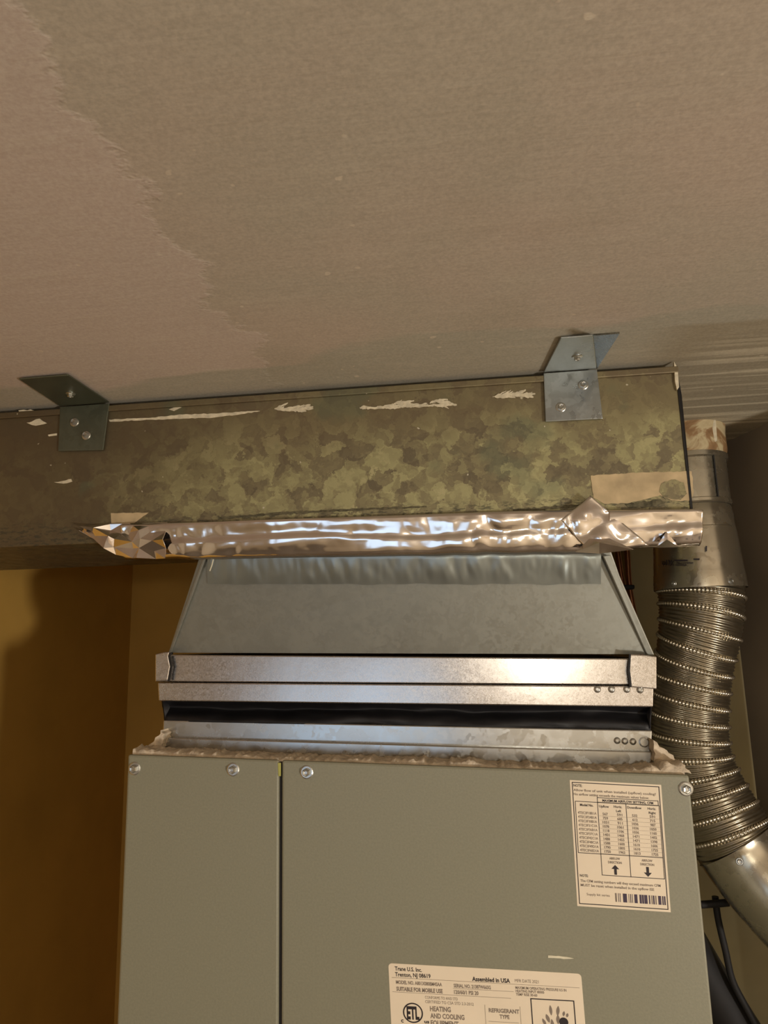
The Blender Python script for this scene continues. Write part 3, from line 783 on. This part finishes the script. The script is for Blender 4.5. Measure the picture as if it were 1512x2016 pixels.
L2.poly([(1140, 376), (1120, 560), (1216, 560), (1200, 376)])
L2.build('rating_label', ah, 'cream rating plate label with certification mark and text', rnd=26)

# ------------------------------------------------------------------ flue pipe
fl = thing('flue_pipe', (.29, .985, ZC), 'silver flue pipe with spiral flexible section beside the cabinet', 'flue pipe')
FXC, FYC = .294, .985
MB().lathe([(.053, 0), (.0515, -.012), (.052, -.034), (.0505, -.041)], (FXC, FYC, ZC+.001), seg=56).build('ceiling_stub', M['rust_stub'], fl, True)
pa = on_y(1399, 832, FYC-.05)
MB().prism([on_y(*q, FYC-.046) for q in ((1400, 822), (1409, 823), (1412, 868), (1402, 872))][::-1], (0, .004, 0)).build('torn_tape', M['white_scuff'], fl)
MB().lathe([(.0470, -.039), (.0515, -.040), (.0515, -.046), (.049, -.048), (.049, -.101), (.0505, -.102), (.0505, -.106), (.0485, -.108)], (FXC, FYC, ZC), seg=56, caps=False).build('pipe_collar', M['alum'], fl, True)
MB().box((FXC+.020, FYC-.0465, ZC-.102), (FXC+.0215, FYC-.0435, ZC-.047)).build('collar_seam', M['rubber'], fl)
zr = on_y(1383, 1160, FYC).z - ZC
MB().lathe([(.0470, -.106), (.0480, -.109), (.0500, -.120), (.0505, -.138), (.0515, -.139), (.0530, -.160), (.0550, -.188), (.0560, -.205), (.0562, -.206), (.0555, -.2065), (.0560, zr+.02), (.0572, zr+.004), (.0572, zr)], (FXC, FYC, ZC), seg=64, caps=False).build('pipe_reducer', M['alum'], fl, True)
# printed maker's strip on the reducer, wrapped round the pipe
def wrap_print(items, z0):
    m = MB()
    for kind, u0, u1, v0, v1 in items:
        n = 6; vs = []
        for i in range(n+1):
            u = u0 + (u1-u0)*i/n
            for v in (v0, v1):
                vs.append((u, v))
        if isinstance(kind, str):
            tv, tf = text_mesh(kind, .03); x0 = min(p[0] for p in tv); x1 = max(p[0] for p in tv)
            pts = [(u0 + (p[0]-x0)/(x1-x0)*(u1-u0), v1 + (v0-v1)*p[1]/.7) for p in tv]; f_ = tf
        else:
            pts = vs; f_ = [(2*i, 2*i+1, 2*i+3, 2*i+2) for i in range(n)]
        out = []
        for u, v in pts:                     # u, v in pixels -> point on the pipe
            p = on_y(u, v, FYC - .03); r = .0568
            dx = max(-.98*r, min(.98*r, p.x - FXC)); p2 = on_y(u, v, FYC - math.sqrt(r*r - dx*dx))
            dx = max(-.98*r, min(.98*r, p2.x - FXC)); out.append(Vector((FXC + dx, FYC - math.sqrt(r*r - dx*dx), p2.z)))
        m.add(out, f_)
    m.build('print', M['ink'], fl)['kind'] = 'stuff'
wrap_print([('ap1X', 1298, 1326, 1102, 1112), (0, 1329, 1355, 1101, 1104), (0, 1366, 1378, 1099, 1101.5), ('flue connector', 1333, 1366, 1105, 1109), ('aluminium', 1331, 1353, 1109, 1113), ('1', 1389, 1392, 1075, 1085)], 0)
def pipe_screw(px, r):
    p = on_y(*px, FYC-.04); dx = max(-.9*r, min(.9*r, p.x-FXC)); y = FYC - math.sqrt(r*r-dx*dx)
    q = on_y(*px, y); q.x = FXC + dx
    n = Vector((dx, y-FYC, 0)).normalized(); screw('screw', q, fl, .0030, n, False)
pipe_screw((1432, 1145), .0565); pipe_screw((1328, 1149), .0565)
# flexible part
def fp(px, py, Y=FYC): return on_y(px, py, Y)
ctr = [Vector((FXC, FYC, ZC+zr+.012)), Vector((FXC, FYC, ZC+zr-.01)), fp(1377, 1240), fp(1362, 1330, .995), fp(1356, 1420, 1.0), fp(1364, 1495, 1.0), fp(1392, 1565, .995), fp(1438, 1645, .985), fp(1462, 1678, .98)]
path = smooth_path(ctr, .0007)
fr = frames_of(path); PITCHH = .0235; seg = 56
vs = []; fs = []
def flex_r(s): 
    return .0535 - .0065*min(1, s/.10) + .003*max(0, min(1, (s-.22)/.10))
for i, (p, t_, a, b) in enumerate(fr):
    s = i*.0007
    for k in range(seg):
        th = 2*math.pi*k/seg
        ph = (s/PITCHH + th/(2*math.pi))
        r = flex_r(s) + .00075*math.cos(2*math.pi*ph*5) - .0006*math.cos(2*math.pi*ph)
        vs.append(p + (a*math.cos(th) + b*math.sin(th))*r)
for i in range(len(fr)-1):
    for k in range(seg):
        k2 = (k+1) % seg
        fs.append((i*seg+k, i*seg+k2, (i+1)*seg+k2, (i+1)*seg+k))
flex = MB().add(vs, fs).build('flexible_duct', M['alum_rib'], fl, 'all'); flex['label'] = 'ribbed spiral aluminium duct'
Ltot = (len(fr)-1)*.0007
bp = []; ns = 288; turns = Ltot/PITCHH
N = int((turns - .45)*ns)
for i in range(N):
    f_ = i/ns; s = (f_)*PITCHH
    th = -2*math.pi*(i % ns)/ns
    idx = s/.0007; k = int(idx); w_ = idx-k
    if k+1 >= len(fr): break
    p = fr[k][0].lerp(fr[k+1][0], w_); a = fr[k][2].lerp(fr[k+1][2], w_); b = fr[k][3].lerp(fr[k+1][3], w_)
    bp.append(p + (a*math.cos(th) + b*math.sin(th))*(flex_r(s)+.0006))
bead = MB().tube(bp, lambda i: .0020*(1 + .5*math.sin(2*math.pi*i/4.0 + .4)), 6)
bead.build('crimped_seam', M['bead'], flex, 'all')
# rigid elbow running off to the lower right
q0, q1 = fp(1438, 1645, .985), fp(1462, 1678, .98)
d_ = (q1-q0).normalized()
ep = smooth_path([q1 - d_*.012, q1 + d_*.012, fp(1520, 1750, .965), fp(1600, 1835, .95)], .004)
MB().tube(ep, lambda i: .0525 if i < 1 else .051, 56, caps=False).build('pipe_elbow', M['alum'], fl, True)
screw('screw', on_y(1456, 1696, .918), fl, .0036, (-.2, -1, .1), False)

# ------------------------------------------------------------------ copper lines behind the plenum
def cop(pts, r, label, mat='copper'):
    t = tag(MB().tube(smooth_path([Vector((on_y(*pts[0]).x - .01, pts[0][2], ZC))] + [on_y(*q) for q in pts], .01), r, 12).build('copper_pipe', M[mat], None, True), label, 'pipe', 'copper pipes behind the plenum')
    return t
cop([(1232, 1060, 1.12), (1239, 1150, 1.12), (1252, 1225, 1.12), (1275, 1330, 1.12)], .0042, 'brown copper pipe behind the plenum, nearest the flue')
cop([(1212, 1060, 1.13), (1226, 1150, 1.13), (1246, 1235, 1.13), (1270, 1330, 1.13)], .0042, 'brown copper pipe in the middle of three behind the plenum')
cop([(1192, 1060, 1.14), (1212, 1150, 1.14), (1236, 1235, 1.14), (1262, 1330, 1.14)], .0042, 'brown copper pipe hugging the plenum edge, furthest from the flue')
pc = [on_y(*q, 1.108) for q in ((1218, 1151), (1250, 1151), (1250, 1160), (1218, 1160))]
tag(MB().prism(pc[::-1], (0, .03, 0)).build('pipe_clamp', M['rubber'], bevel=.002), 'small black clamp across the copper pipes', 'clamp')

# ------------------------------------------------------------------ dark cable, hose and bar at the lower right
tag(MB().tube(smooth_path([on_y(1408, 1765, 1.02), on_y(1414, 1810, 1.02), on_y(1428, 1870, 1.02), on_y(1442, 1930, 1.02), on_y(1470, 1985, 1.02), on_y(1500, 2040, 1.02)], .008), .0042, 10)
    .build('black_cable', M['rubber'], None, True), 'thin black cable hanging beside the cabinet under the flue', 'cable')
tag(MB().tube([on_y(1380, 1781, 1.01), on_y(1410, 1779, 1.01), on_y(1434, 1777, 1.01)], .0045, 12).build('hanger_bar', M['rubber'], None, True), 'short black bar sticking out from the cabinet side', 'bar')
tag(MB().tube(smooth_path([on_y(1310, 1780, 1.05), on_y(1390, 1920, 1.05), on_y(1440, 2000, 1.05), on_y(1490, 2080, 1.05)], .01), .026, 20)
    .build('insulated_hose', M['rubber'], None, True), 'thick dark insulated hose at the bottom beside the cabinet', 'hose')
